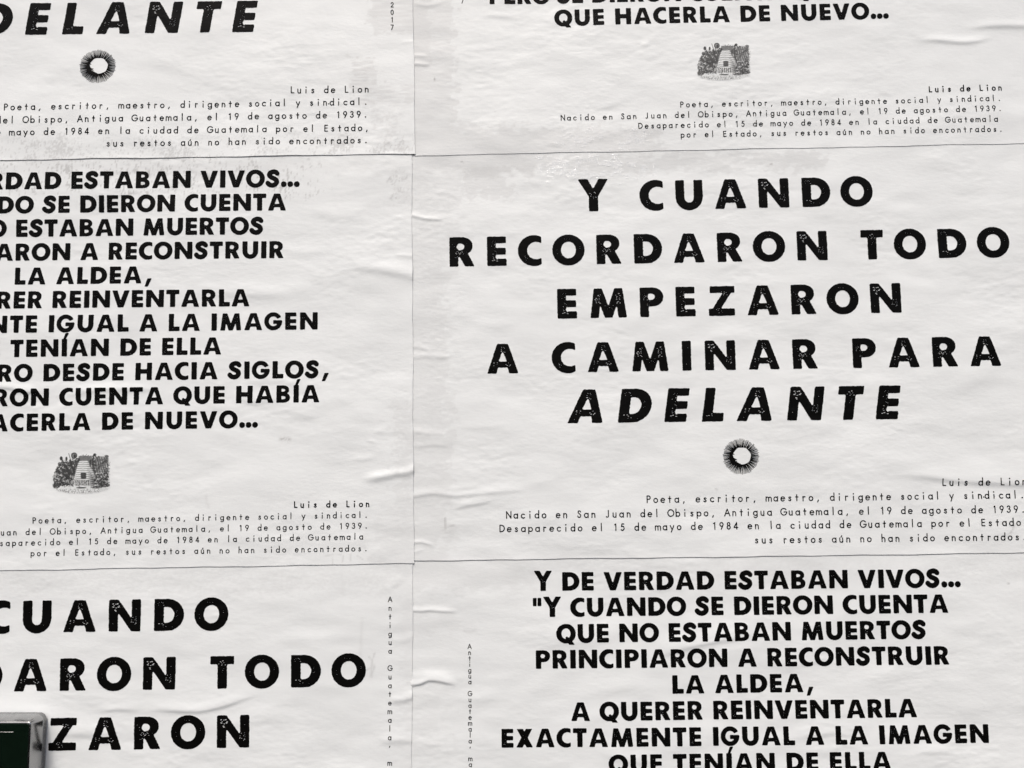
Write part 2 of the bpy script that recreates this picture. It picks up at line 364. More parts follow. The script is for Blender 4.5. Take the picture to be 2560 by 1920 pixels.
def soft(x0, y0, x1, y1, s=40):
    q = lambda t: 1 / (1 + np.exp(-np.clip(t / s * 4, -40, 40)))
    return q(GXX - x0 + WOB) * q(x1 - GXX + WOB) * q(GYY - y0 + WOB) * q(y1 - GYY + WOB)
WOB = nz(120, 80, 41) * 22; CRISP = nz(30, 11, 42); CRISP = np.abs(CRISP) ** .8 * .000075 + nz(14, 7, 43) * .000026
for a_, r_ in ((1, (1030, 960, 1128, 1200)), (.7, (1030, 640, 1115, 880)), (.6, (1030, 540, 1120, 960)), (.8, (1130, 235, 1520, 318)), (.55, (1380, 190, 1640, 300)), (.5, (180, 110, 760, 220)), (.75, (1860, 1048, 2240, 1110)), (.6, (1400, 1040, 1700, 1110)),
               (.6, (-60, 1440, 1030, 1500)), (.5, (900, 250, 1030, 380)), (.55, (1040, 0, 1300, 130)), (.5, (2380, 1400, 2600, 1800)), (.45, (300, 1760, 1030, 1900)), (.4, (900, 560, 1030, 700)), (.5, (1100, 1260, 1500, 1390)), (.5, (2150, 940, 2600, 1120))):
    BASE += a_ * soft(*r_) * CRISP
def ridge(H, pts, w_up, w_dn, amp, taper=.35):
    """a fold in the paper along a line; w_up / w_dn widths above and below it in photo pixels, amp in mm"""
    pts = spline(pts, 8); xs = [p[0] for p in pts]; ys = [p[1] for p in pts]; m = 4 * max(w_up, w_dn)
    i0 = max(0, int((min(xs) - m - GX0) / RES)); i1 = min(GW, int((max(xs) + m - GX0) / RES) + 1)
    j0 = max(0, int((min(ys) - m - GY0) / RES)); j1 = min(GH, int((max(ys) + m - GY0) / RES) + 1)
    X, Y = GXX[j0:j1, i0:i1], GYY[j0:j1, i0:i1]
    D = np.full(X.shape, 1e9); S = np.zeros(X.shape); U = np.zeros(X.shape)
    seg = np.hypot(np.diff(xs), np.diff(ys)); cum = np.concatenate([[0], np.cumsum(seg)]); tot = cum[-1]
    for k in range(len(pts) - 1):
        ax, ay, bx, by = xs[k], ys[k], xs[k + 1], ys[k + 1]; L = seg[k] ** 2 + 1e-9
        t = np.clip(((X - ax) * (bx - ax) + (Y - ay) * (by - ay)) / L, 0, 1)
        dx, dy = X - ax - t * (bx - ax), Y - ay - t * (by - ay); d = np.hypot(dx, dy); n = d < D
        cr = (bx - ax) * (Y - ay) - (by - ay) * (X - ax)
        D[n] = d[n]; S[n] = np.sign(cr[n]); U[n] = ((cum[k] + t * seg[k]) / tot)[n]
    w = np.where(S > 0, w_dn, w_up); prof = np.exp(-(D / w) ** 2)
    near = lambda x: 1020 < x < 1045 or x < -20 or x > 2570       # a fold that runs out over the sheet's border stays full there
    one = np.ones_like(U); e = np.clip(np.minimum(one if near(xs[0]) else U / taper, one if near(xs[-1]) else (1 - U) / taper), 0, 1); e = e * e * (3 - 2 * e)
    H[j0:j1, i0:i1] += amp * .00088 * prof * e
FOLDS = {
 'TL': [([(330, 140), (430, 165), (560, 215)], 26, 16, .5), ([(60, 200), (180, 190), (300, 215)], 30, 22, .4), ([(660, 120), (700, 118), (760, 112)], 10, 8, .25), ([(1000, 108), (1015, 107), (1030, 107)], 4, 3, .3)],
 'TR': [([(2270, 104), (2330, 102), (2400, 108), (2445, 104), (2490, 90)], 11, 5, 1.3), ([(2390, 78), (2440, 70), (2500, 66), (2580, 67), (2640, 70)], 12, 6, 1.2),
        ([(1036, 141), (1050, 142), (1070, 142)], 5, 2.5, .5, 1), ([(1036, 162), (1052, 163), (1078, 165)], 6, 2.2, .8, 1), ([(1600, 112), (1613, 113), (1626, 112)], 7, 5, .8),
        ([(1470, 262), (1510, 268), (1560, 255)], 12, 7, .5), ([(1190, 44), (1230, 40), (1300, 46)], 9, 5, .5), ([(2190, 236), (2212, 234), (2240, 242)], 10, 5, .3),
        ([(2265, 78), (2290, 90), (2310, 98)], 12, 7, .35), ([(1042, 12), (1070, 16), (1110, 6)], 6, 5, .4), ([(1160, 130), (1210, 122), (1260, 124)], 8, 6, .25)],
 'ML': [([(860, 664), (930, 670), (990, 679), (1034, 690)], 24, 12, 1.5), ([(985, 636), (1012, 640), (1034, 642)], 5, 4, .5), ([(900, 1199), (950, 1191), (990, 1183), (1012, 1181), (1034, 1175)], 11, 10, 2.1, 1), ([(770, 512), (810, 532), (860, 541), (930, 538)], 22, 13, .9), ([(540, 724), (620, 733), (740, 734)], 24, 12, .9),
        ([(-30, 966), (30, 970), (70, 978), (130, 982)], 16, 5, 1.3), ([(120, 992), (190, 984), (250, 974), (330, 972), (430, 978)], 12, 7, 1.0), ([(690, 1018), (740, 1030), (810, 1042)], 26, 12, .8),
        ([(600, 958), (680, 950), (760, 965)], 16, 9, .5), ([(870, 1143), (910, 1146), (950, 1138)], 10, 7, .55), ([(915, 1104), (930, 1103), (942, 1109)], 5, 3, .45),
        ([(930, 1080), (950, 1079), (970, 1078)], 8, 5, .35), ([(560, 985), (640, 1000), (720, 990)], 14, 9, .5), ([(690, 620), (760, 630), (830, 625)], 14, 9, .35), ([(500, 1000), (570, 1022), (640, 1030)], 15, 9, .4), ([(480, 655), (560, 645), (660, 655)], 20, 14, .3)],
 'MR': [([(1032, 540), (1052, 546), (1080, 549), (1115, 551)], 7, 2.6, 1.0, 1), ([(1034, 892), (1060, 890), (1100, 893), (1140, 890)], 8, 5, .6, 1), ([(1036, 868), (1060, 872), (1080, 880)], 8, 4, .5, 1),
        ([(1036, 1239), (1080, 1233), (1110, 1236), (1150, 1238), (1230, 1230), (1340, 1222)], 12, 5, .9, 1), ([(1120, 1277), (1160, 1264), (1200, 1257), (1240, 1250)], 14, 5, .9), ([(1100, 1222), (1150, 1220), (1210, 1210)], 8, 6, .45),
        ([(1036, 1356), (1052, 1355), (1066, 1358), (1088, 1367)], 5, 2.4, .8, 1), ([(1038, 1380), (1050, 1376), (1062, 1374)], 4, 3, .4),
        ([(1300, 1215), (1360, 1197), (1400, 1184), (1440, 1170)], 26, 16, .8), ([(1700, 1135), (1880, 1136), (2080, 1150), (2200, 1165)], 34, 26, .7), ([(2190, 1184), (2280, 1186), (2400, 1200), (2480, 1205), (2600, 1212)], 24, 9, 1.5),
        ([(2100, 1160), (2280, 1150), (2460, 1172), (2640, 1180)], 30, 22, .7), ([(1140, 1065), (1200, 1068), (1270, 1060)], 9, 6, .3), ([(1040, 1116), (1090, 1112), (1130, 1118)], 7, 4, .35), ([(1040, 1080), (1080, 1084), (1125, 1084)], 7, 4, .35),
        ([(1770, 845), (1850, 838), (1900, 848)], 18, 10, .3), ([(2260, 940), (2380, 948), (2520, 945)], 24, 18, .4), ([(1180, 810), (1240, 815), (1300, 806)], 14, 9, .25), ([(1555, 884), (1580, 890), (1610, 886)], 8, 5, .3)],
 'BL': [([(240, 1777), (300, 1771), (335, 1772), (360, 1767)], 9, 5, .9), ([(350, 1778), (390, 1771), (440, 1773), (500, 1774), (560, 1762), (610, 1745), (660, 1728)], 17, 6, 1.5), ([(120, 1836), (190, 1832), (260, 1835), (330, 1828)], 22, 10, 1.0),
        ([(965, 1752), (1000, 1748), (1034, 1741)], 14, 8, 1.3, .5), ([(940, 1856), (980, 1850), (1034, 1850)], 14, 8, .9, .5), ([(640, 1780), (700, 1790), (760, 1784)], 18, 9, .5), ([(560, 1805), (680, 1800), (760, 1815)], 14, 9, .4), ([(960, 1590), (1000, 1600), (1034, 1588)], 10, 8, .4, .5), ([(950, 1480), (980, 1462), (1010, 1438)], 14, 9, .5), ([(700, 1850), (800, 1862), (900, 1850)], 20, 14, .4)],
 'BR': [([(1032, 1526), (1056, 1527), (1074, 1525), (1100, 1527), (1150, 1530)], 8, 2.6, 1.1, 1), ([(1030, 1712), (1052, 1708), (1072, 1700), (1100, 1702), (1150, 1714)], 14, 3.2, 1.9, 1), ([(1035, 1690), (1080, 1684), (1130, 1690)], 10, 8, .6, 1),
        ([(1590, 1640), (1650, 1634), (1700, 1620), (1760, 1606), (1850, 1588), (1930, 1572)], 26, 9, 1.4), ([(1400, 1748), (1480, 1728), (1580, 1712), (1640, 1715)], 26, 16, .8), ([(1480, 1874), (1530, 1886), (1580, 1900), (1650, 1905)], 20, 10, .8),
        ([(1950, 1842), (2020, 1838), (2090, 1832), (2160, 1836)], 20, 9, .8), ([(2280, 1880), (2340, 1876), (2400, 1884)], 15, 8, .7), ([(1035, 1852), (1080, 1858), (1120, 1854)], 14, 9, .6, 1), ([(1100, 1738), (1180, 1748), (1260, 1740)], 18, 10, .4), ([(1330, 1590), (1460, 1600), (1560, 1590)], 24, 16, .4), ([(2330, 1560), (2450, 1580), (2540, 1572)], 22, 14, .4)]}
RELIEF = {}
for k, lst in FOLDS.items():
    H = BASE.copy()
    for f in lst: ridge(H, *f[:4])
    RELIEF[k] = H
def relief(k, u, v):
    H = RELIEF[k]; x = np.clip((u - GX0) / RES, 0, GW - 1.01); y = np.clip((v - GY0) / RES, 0, GH - 1.01)
    i, j = x.astype(int), y.astype(int); a, b = x - i, y - j
    h = H[j, i] * (1 - a) * (1 - b) + H[j, i + 1] * a * (1 - b) + H[j + 1, i] * (1 - a) * b + H[j + 1, i + 1] * a * b
    return SHEETS[k]['lift'] + h

# ---------------------------------------------------------------- glue film, dirt and smears on the paper
W1, W2 = nz(40, 30, 31), nz(14, 10, 32); STREAK = nz(60, 5, 33); VSTREAK = nz(5, 26, 34); SPECK = nz(5, 9, 35); CLOUD = nz(90, 60, 36); FINE = nz(6, 4, 37)
def blob(x0, y0, x1, y1, soft=10, rag=10, d=1.0):
    """ragged patch between x0..x1, y0..y1"""
    X = GXX + W1 * rag + W2 * rag * .4; Y = GYY + W1 * rag * .6 - W2 * rag * .4
    s = lambda t: 1 / (1 + np.exp(-np.clip(t / soft * 4, -40, 40)))
    return d * s(X - x0) * s(x1 - X) * s(Y - y0) * s(y1 - Y)
def line_mask(pts, w, d=1.0):
    D = np.full(GXX.shape, 1e9)
    for (ax, ay), (bx, by) in zip(pts[:-1], pts[1:]):
        t = np.clip(((GXX - ax) * (bx - ax) + (GYY - ay) * (by - ay)) / ((bx - ax) ** 2 + (by - ay) ** 2), 0, 1)
        D = np.minimum(D, np.hypot(GXX - ax - t * (bx - ax), GYY - ay - t * (by - ay)))
    return d * np.exp(-(D / w) ** 2)
mx = np.maximum
Z0 = np.zeros((GH, GW))
cl = np.clip
brush = cl(.62 + .38 * STREAK, 0, 1); mottle = cl(.5 + .5 * W2 + .25 * CLOUD, 0, 1)
STAIN = {}
g = blob(928, -80, 1060, 82, 5, 6, .62) * cl(.8 + .2 * STREAK, 0, 1)
g = mx(g, blob(880, 145, 936, 250, 7, 8, .70) * brush); g = mx(g, blob(888, 215, 1060, 262, 9, 9, .50) * cl(.7 + .3 * STREAK, 0, 1)); g = mx(g, blob(940, 272, 1000, 360, 14, 12, .5) * mottle)
d = blob(-200, 338, 1030, 420, 26, 14, .34) * cl(SPECK * .8 - .35 + .5 * CLOUD, 0, 1); STAIN['TL'] = (g, d, Z0)
g = blob(1000, -80, 1138, 420, 5, 9, .50) * cl(.85 + .18 * STREAK, 0, 1); g = mx(g, blob(1000, -80, 1076, 170, 6, 4, .62)); g = mx(g, blob(1000, 318, 1640, 430, 13, 14, .42)); g = mx(g, blob(1420, 322, 1660, 380, 12, 10, .55))
d = line_mask([(1085.5, 197), (1086.5, 200)], 2.0, .8) + line_mask([(2200, 234), (2215, 235)], 6, .12)
STAIN['TR'] = (g, d, blob(1410, 322, 1640, 376, 10, 14, .7) * cl(.1 + W1 + .5 * W2, 0, 1))
g = blob(985, 1000, 1060, 1345, 7, 10, .30) * cl(.8 + .3 * W2, 0, 1); g = mx(g, blob(975, 425, 1060, 520, 14, 12, .3) * mottle); g = mx(g, blob(-200, 395, 1060, 432, 12, 8, .2)); g = mx(g, blob(930, 1270, 1060, 1420, 20, 16, .22))
d = blob(-200, 400, 800, 486, 16, 16, .48) * cl(VSTREAK * .55 + SPECK * .55 - .45 + .3 * CLOUD, 0, 1); d = mx(d, blob(982, 425, 1015, 500, 10, 12, .30) * cl(.3 + SPECK, 0, 1))
d = mx(d, line_mask([(704, 1097), (712, 1094), (722, 1098)], 6, .55) * cl(.75 + .5 * FINE, .2, 1)); d = mx(d, line_mask([(516, 1238), (519, 1256), (523, 1266)], 3.5, .13))
for p in ([(830, 1390), (832, 1408)], [(845, 1385), (858, 1386), (856, 1404)], [(812, 1388), (840, 1384)], [(876, 1384), (876, 1400)], [(892, 1388), (906, 1396)]): d = mx(d, line_mask(p, 1.8, .22))
STAIN['ML'] = (g, d, Z0)
g = blob(1000, 360, 1345, 428, 8, 10, .46); g = mx(g, blob(1165, 400, 1270, 492, 10, 14, .42)); g = mx(g, blob(1330, 380, 2060, 424, 9, 12, .40)); g = mx(g, blob(1000, 420, 1150, 620, 20, 22, .34) * cl(.5 + .5 * mottle, 0, 1)); g = mx(g, blob(1000, 600, 1125, 1260, 9, 12, .34) * cl(.7 + .3 * mottle, 0, 1)); g = mx(g, blob(1000, 1240, 1120, 1420, 16, 16, .24))
d = line_mask([(1112, 1294), (1113, 1322)], 2.6, .42); d = mx(d, line_mask([(1113, 1318), (1134, 1312)], 3, .34)); d = mx(d, line_mask([(1108, 1326), (1126, 1330)], 9, .16)); d = mx(d, line_mask([(1923, 411.5), (1927, 410)], 1.8, .7)); d = mx(d, line_mask([(1153, 404), (1158, 406.5)], 1.6, .55))
d = mx(d, line_mask([(2532, 1312), (2530, 1322), (2522, 1333)], 2.6, .35)); d = mx(d, blob(1150, 416, 1330, 440, 10, 10, .14)); d = mx(d, line_mask([(1787, 1221), (1790, 1222)], 2.2, .55))
STAIN['MR'] = (g, d, blob(1370, 388, 1650, 446, 10, 16, 1.0) * cl(.45 + .6 * W1 + .3 * W2, 0, 1))
g = blob(-200, 1400, 1060, 1478, 24, 18, .22) * cl(.6 + .4 * W2, 0, 1); g = mx(g, blob(998, 1450, 1060, 2000, 14, 12, .16))
d = Z0.copy()
for p, w, s in (([(906, 1545), (898, 1690)], 4, .10), ([(936, 1630), (930, 1650), (922, 1640)], 2, .28), ([(930, 1650), (926, 1690), (936, 1664), (918, 1672)], 2.6, .28), ([(934, 1660), (928, 1690)], 4, .2)): d = mx(d, line_mask(p, w, s))
STAIN['BL'] = (g, d, Z0)
g = blob(1000, 1380, 1330, 1470, 20, 14, .26); g = mx(g, blob(1000, 1525, 1150, 1580, 22, 16, .16)); g = mx(g, blob(1000, 1700, 1110, 1900, 22, 16, .16)); g = mx(g, blob(1300, 1390, 2700, 1440, 20, 14, .18) * cl(.6 + .4 * W2, 0, 1)); g = mx(g, line_mask([(1160, 1576), (1175, 1579), (1188, 1574)], 4, .4))
d = line_mask([(2370, 1633), (2388, 1632)], 2, .2); d = mx(d, line_mask([(2518, 1457), (2521, 1458)], 2, .5)); STAIN['BR'] = (g, d, Z0)

def axis(a, b, lo, hi, fine, coarse):
    """positions from a to b, close together between lo and hi"""
    out = [a]
    while out[-1] < b - 1e-6:
        t = out[-1]; out.append(min(b, t + (fine if lo <= t <= hi else min(coarse, max(fine, (lo - t) if t < lo else coarse)))))
    return np.array(out)
def build_sheet(k, parent):
    (tl, tr, br, bl) = [np.array(p, float) for p in SHEETS[k]['q']]
    us = (axis(tl[0], tr[0], -60, 2620, 3.0, 24) - tl[0]) / (tr[0] - tl[0])
    vs_ = (axis(tl[1], bl[1], -60, 1980, 3.0, 24) - tl[1]) / (bl[1] - tl[1])
    Uu, Vv = np.meshgrid(us, vs_)
    P = [((1 - Uu) * (1 - Vv)) * tl[i] + (Uu * (1 - Vv)) * tr[i] + (Uu * Vv) * br[i] + ((1 - Uu) * Vv) * bl[i] for i in (0, 1)]
    # hand-cut edges are not ruler straight
    wob = lambda t, s: .55 * np.sin(t / 37 + s) + .4 * np.sin(t / 83 + 2 * s) + .25 * np.sin(t / 13 + 3 * s)
    edge = lambda t: np.exp(-t * 40)
    s = ord(k[0]) + ord(k[1])
    P[0] = P[0] + wob(P[1], s) * (edge(Uu) + edge(1 - Uu)); P[1] = P[1] + wob(P[0], s + 1) * (edge(Vv) + edge(1 - Vv))
    X, Zw = wall(P[0], P[1]); Yd = relief(k, P[0], P[1])
    ex = np.minimum(np.abs(P[1] - P[1][-1:, :]), 2 + np.abs(P[0] - P[0][:, -1:]) * 3)
    Yd = Yd + (.00026 if k == 'TL' else .00008) * np.exp(-ex / 7) * (1 + .7 * np.sin(P[0] / 61 + s) * np.sin(P[1] / 47 + 2 * s))   # dried borders lift a little
    ny, nx = X.shape; V = np.stack([X, -Yd, Zw], -1).reshape(-1, 3)
    idx = np.arange(ny * nx).reshape(ny, nx)
    Q = np.stack([idx[1:, :-1], idx[1:, 1:], idx[:-1, 1:], idx[:-1, :-1]], -1).reshape(-1, 4)
    rim = np.concatenate([idx[0, :], idx[1:, -1], idx[-1, -2::-1], idx[-2:0:-1, 0]])       # paper thickness
    B = V[rim] + np.array([0, .00014, 0]); n0 = len(V); m = len(rim); a = np.arange(m); b = (a + 1) % m
    Q = np.concatenate([Q, np.stack([rim[a], rim[b], n0 + b, n0 + a], -1)])
    V = np.concatenate([V, B])
    me = tri_mesh('paper_sheet', V - np.array(parent.location), Q)
    at = me.color_attributes.new('stain', 'FLOAT_COLOR', 'POINT')
    xi = np.clip(((P[0] - GX0) / RES).astype(int), 0, GW - 1); yi = np.clip(((P[1] - GY0) / RES).astype(int), 0, GH - 1)
    C = np.stack([np.clip(q[yi, xi], 0, 1).ravel() for q in STAIN[k]] + [np.ones(ny * nx)], -1)
    C = np.concatenate([C, C[rim]]); at.data.foreach_set('color', C.astype(np.float32).ravel())
    return link('paper_sheet', me, PAPER, parent)

INK_LIFT = .00022
def put(k, name, parent, XZ, T, mat=INK, lift=INK_LIFT):
    """printed shape given on the wall plane, laid on the relief of its sheet"""
    u, v = unwall(XZ[:, 0], XZ[:, 1]); y = -(relief(k, u, v) + lift)
    V = np.stack([XZ[:, 0], y, XZ[:, 1]], -1) - np.array(parent.location)
    return link(name, tri_mesh(name, V, T), mat, parent)
def frame(xa, ya, xb, yb):
    A = np.array(wall(xa, ya)); B = np.array(wall(xb, yb)); e = (B - A); L = np.hypot(*e); e /= L
    return A, e, np.array([-e[1], e[0]]), L
def vscale(u, v): return (wall(u, v - .5)[1] - wall(u, v + .5)[1])
def headline(k, parent, text, i0, xa, ya, i1, xb, yb, cap, slant=0.0, res=44):
    A, e, up, L = frame(xa, ya, xb, yb); c = cap * vscale((xa + xb) / 2, (ya + yb) / 2)
    pen = [0.0]; pos = []
    for ch in text: pos.append(pen[-1] + LB[ch]); pen.append(pen[-1] + LB[ch] + BW[ch] + RB[ch])
    left = pos[i0]; right = pos[i1] + BW[text[i1]] + slant * (1.0 if slant else 0)
    tr = (L / c - (right - left)) / max(1, (i1 - i0))
    Vs, Ts, n = [], [], 0
    for i, ch in enumerate(text + ' '):
        if ch == ' ':                                                   # each printed word is a part of the poster
            put(k, 'headline_word', parent, np.concatenate(Vs), np.concatenate(Ts)); Vs, Ts, n = [], [], 0; continue
        V, T = heavy_glyph(ch, res)
        x = V[:, 0] + pos[i] - left + tr * (i - i0) + slant * V[:, 1]; y = V[:, 1]
        Vs.append(A + c * (x[:, None] * e + y[:, None] * up)); Ts.append(T + n); n += len(V)
def credit(k, parent, text, i0, xa, ya, i1, xb, yb, cap, weight=.077, extra=None):
    A, e, up, L = frame(xa, ya, xb, yb); c = cap * vscale((xa + xb) / 2, (ya + yb) / 2); step = L / (i1 - i0)
    Vs, Ts, n = [], [], 0
    items = [(i, ch) for i, ch in enumerate(text) if ch != ' '] + ([extra] if extra else [])
    for i, ch in items:
        V, T = light_glyph(ch, weight)
        Vs.append(A + (step * (i - i0) + c * V[:, :1]) * e + c * V[:, 1:] * up); Ts.append(T + n); n += len(V)
    return put(k, 'credit_line', parent, np.concatenate(Vs), np.concatenate(Ts))
def column(k, parent, text, i0, xa, ya, i1, xb, yb, cap):
    """letters standing upright one below the other"""
    Vs, Ts, n = [], [], 0; c = cap * vscale(xa, ya)
    for i, ch in enumerate(text):
        if ch == ' ': continue
        t = (i - i0) / (i1 - i0); p = np.array(wall(xa + t * (xb - xa), ya + t * (yb - ya)))
        V, T = light_glyph(ch, .080)
        if ch == ',': V = V + np.array([0, .35])
        Vs.append(p + c * V); Ts.append(T + n); n += len(V)
    return put(k, 'place_and_date_line', parent, np.concatenate(Vs), np.concatenate(Ts))

def sun_emblem(k, parent, cx, cy, rx, ry):
    C = np.array(wall(cx, cy)); s = vscale(cx, cy); r = np.random.default_rng(5)
    n = 150; ax = np.linspace(-1.12, 1.12, n); X, Y = np.meshgrid(ax, ax); h = ax[1] - ax[0]
    rad = np.hypot(X, Y); an = np.arctan2(Y, X); A = np.full(X.shape, -1.0); m = 104
    for i in range(m):                                                  # engraved rays
        a = 2 * math.pi * (i + r.uniform(-.22, .22)) / m; r1 = r.uniform(.93, 1.0)
        d = np.abs(np.cos(a) * Y - np.sin(a) * X) + 9 * ((np.cos(a) * X + np.sin(a) * Y) < 0)
        wd = .0125 * np.clip(1.5 - .6 * rad, .7, 1.3)
        A = np.maximum(A, np.minimum(np.minimum(wd - d, rad - .48), r1 - rad))
    lump = .455 + .035 * np.sin(an * 5 + 1) + .02 * np.sin(an * 9)
    ringo = .545 + .075 * np.cos(an - math.pi * 1.12) + .02 * np.sin(an * 23)
    A = np.maximum(A, ringo - rad)
    hx, hy = X - .055, Y - .03; hr = np.hypot(hx, hy); ha = np.arctan2(hy, hx)
    hole = .475 + .012 * np.sin(ha * 7) - .05 * np.exp(-((ha + 2.2) / .7) ** 2)
    A = np.minimum(A, hr - hole)
    for a0, l in ((3.35, .20), (3.5, .17), (3.65, .19), (3.85, .14), (4.35, .12), (4.7, .1), (5.0, .08), (2.9, .1)):   # torn inner edge
        x0, y0 = .055 + .5 * math.cos(a0), .03 + .5 * math.sin(a0); x1, y1 = x0 + l, y0 + l * .42 * (-1 if a0 < 3.6 else 1)
        t = np.clip(((X - x0) * (x1 - x0) + (Y - y0) * (y1 - y0)) / ((x1 - x0) ** 2 + (y1 - y0) ** 2), 0, 1)
        A = np.maximum(A, .032 * (1.15 - t) - np.hypot(X - x0 - t * (x1 - x0), Y - y0 - t * (y1 - y0)))
    A[0] = A[-1] = -1; A[:, 0] = A[:, -1] = -1
    V, T = march(A, -1.12, -1.12, h)
    return put(k, 'sun_emblem', parent, C + V * np.array([rx * s, ry * s]), T)

def beehive_drawing():
    """ink density of the small beehive engraving, 0..1, on a 196 x 140 grid (rows from the top)"""
    W, Hh = 196, 140; X, Y = np.meshgrid(np.arange(W) / (W - 1), np.arange(Hh) / (Hh - 1)); r = np.random.default_rng(11)
    asp = W / Hh; I = np.zeros((Hh, W))
    n1 = fft_noise((Hh, W), 10, 10, 1); n2 = fft_noise((Hh, W), 5, 5, 2); n3 = fft_noise((Hh, W), 3, 3, 3)
    def over(mask, v): I[:] = I * (1 - mask) + v * mask
    sm = lambda t, s=.012: 1 / (1 + np.exp(-np.clip(t / s * 3, -40, 40)))
    top = np.interp(X[0], [0, .03, .10, .2, .26, .34, .40, .47, .52, .60, .68, .72, .78, .86, .94, 1], [.62, .50, .26, .20, .17, .18, .15, .09, .09, .09, .11, .06, .10, .13, .10, .17])
    veg = sm(Y - top - .025 * n2) * sm(.86 - Y) * sm(X - .012 * n2 - .02) * sm(.975 + .012 * n2 - X)
    hatch = .5 + .5 * np.sin((X * 2.2 + Y) * 120 + 2.5 * n1)
    tone = np.clip(.60 + .20 * n1 + .12 * n2 + .12 * (hatch - .5), .10, .97)
    over(veg, tone)
    over(sm(Y - .08 - .006 * n2) * sm(.30 - Y) * sm(X - .455) * sm(.685 - X), .50 + .04 * n3)                  # cloud behind the hive
    for (x0, y0, x1, y1, w, v) in [(.40, .55, .30, .20, .030, .80), (.42, .55, .46, .16, .040, .92), (.36, .6, .22, .30, .03, .85), (.33, .5, .17, .40, .028, .8), (.34, .62, .11, .46, .02, .85), (.30, .55, .15, .12, .02, .8),
                                   (.38, .5, .28, .02, .008, .9), (.39, .4, .33, .03, .006, .9), (.44, .52, .40, .2, .03, .75), (.66, .2, .64, .5, .02, .8), (.70, .16, .70, .4, .02, .75)]:       # leaves and stalks
        t = np.clip(((X - x0) * (x1 - x0) * asp ** 2 + (Y - y0) * (y1 - y0)) / ((x1 - x0) ** 2 * asp ** 2 + (y1 - y0) ** 2), 0, 1)
        d = np.hypot((X - x0 - t * (x1 - x0)) * asp, Y - y0 - t * (y1 - y0))
        over(sm(w * (1 - .5 * t) - d, .008), v + .08 * n3)
    for (cx, cy, rx, ry, v) in [(.375, .075, .052, .075, .80), (.375, .075, .038, .055, .45), (.385, .085, .018, .04, .9), (.24, .15, .018, .05, .8), (.15, .14, .025, .05, .7), (.735, .06, .02, .035, .8),
                                (.84, .12, .055, .028, .25), (.94, .10, .035, .03, .55), (.86, .17, .03, .02, .35), (.80, .11, .02, .02, .6)]:                         # poppy heads, blossoms
        over(sm(1 - ((X - cx) / rx) ** 2 - ((Y - cy) / ry) ** 2, .25), v)
    gy = sm(Y - .12) * sm(.50 - Y) * sm(X - .745) * sm(.97 - X); over(gy * .8, .36 + .12 * n2)                    # lit tree at right
    for k in range(7):
        x0 = .76 + k * .032; over(sm(.004 - np.abs(X - x0 - .012 * np.sin(Y * 22 + k))) * gy, .82)
    hw = np.interp(Y, [.195, .21, .25, .32, .45, .60, .75, .82], [.045, .075, .095, .112, .135, .165, .188, .188])
    hv = sm(hw - np.abs(X - .54)) * sm(Y - .195) * sm(.82 - Y)
    band = np.sin((Y - .035 * ((X - .53) / .19) ** 2 * -1) * 2 * math.pi / .048)
    over(hv, np.clip(.045 + .36 * (band > .60) + .42 * np.clip((X - .58) / .13, 0, 1) ** 1.3 + .03 * n3, 0, 1))          # coiled straw hive
    over(sm(X - .495) * sm(.585 - X) * sm(Y - .49) * sm(.64 - Y), .78 + .12 * n2); over(sm(X - .505) * sm(.555 - X) * sm(Y - .50) * sm(.60 - Y) * .7, .6 + .15 * n3)
    for k in range(26):                                                                                             # flowers and foliage at the foot
        x, y = r.uniform(.04, .36), r.uniform(.54, .82)
        if k > 13: x = r.uniform(.70, .96)
        a = r.uniform(-1.1, 1.1); l = r.uniform(.03, .07); c, s_ = math.cos(a), math.sin(a)
        p, q = (X - x) * asp * c + (Y - y) * s_, -(X - x) * asp * s_ + (Y - y) * c
        over(sm(1 - (q / l) ** 2 - (p / .017) ** 2, .3), .12 if k % 3 else .92)
        over(sm(.003 - np.abs(p)) * sm(l - np.abs(q)), .75)
    over(sm(.028 - np.abs((X - .655) * .8 - (Y - .42) * .42 + 0)) * sm(Y - .36) * sm(.53 - Y) * sm(X - .615) * sm(.72 - X), .12 + .5 * (np.sin(Y * 130) > .6))
    over(sm(X - .36) * sm(.47 - X) * sm(Y - .66) * sm(.83 - Y), np.clip(.35 + .5 * np.sign(np.sin(X * 190 + 3 * n1)), 0, .95))
    over(sm(X - .47) * sm(.64 - X) * sm(Y - .67) * sm(.80 - Y), np.clip(.25 + .4 * (np.sin(X * 175) > .25) + .12 * n2, 0, .9))      # bee boxes
    low = np.interp(X[0], [0, .1, .3, .55, .8, .95, 1], [.84, .93, .985, .995, .97, .90, .84])
    over(sm(Y - .81 - .012 * n2) * sm(low - Y, .015) * sm(X - .01) * sm(.99 - X), np.clip(.03 + 1.5 * (Y - .88) + .14 * n2 * (Y > .88) + .10 * (np.sin(Y * 150 + 3 * n1) > .4), 0, .85))
    over(sm(1 - ((X - .76) / .10) ** 2 - ((Y - .845) / .035) ** 2, .3), .62 + .2 * n2); over(sm(1 - ((X - .90) / .09) ** 2 - ((Y - .80) / .05) ** 2, .3), .72 + .2 * n2)
    over(sm(1 - ((X - .07) / .06) ** 2 - ((Y - .80) / .07) ** 2, .3), .72 + .18 * n2); over(sm(1 - ((X - .5) / .09) ** 2 - ((Y - .855) / .018) ** 2, .3), .7)
    I = np.clip((I - .05) * 1.1, 0, 1); return np.clip(1 - (1 - I) ** 2.6, 0, .98)
HIVE = beehive_drawing()
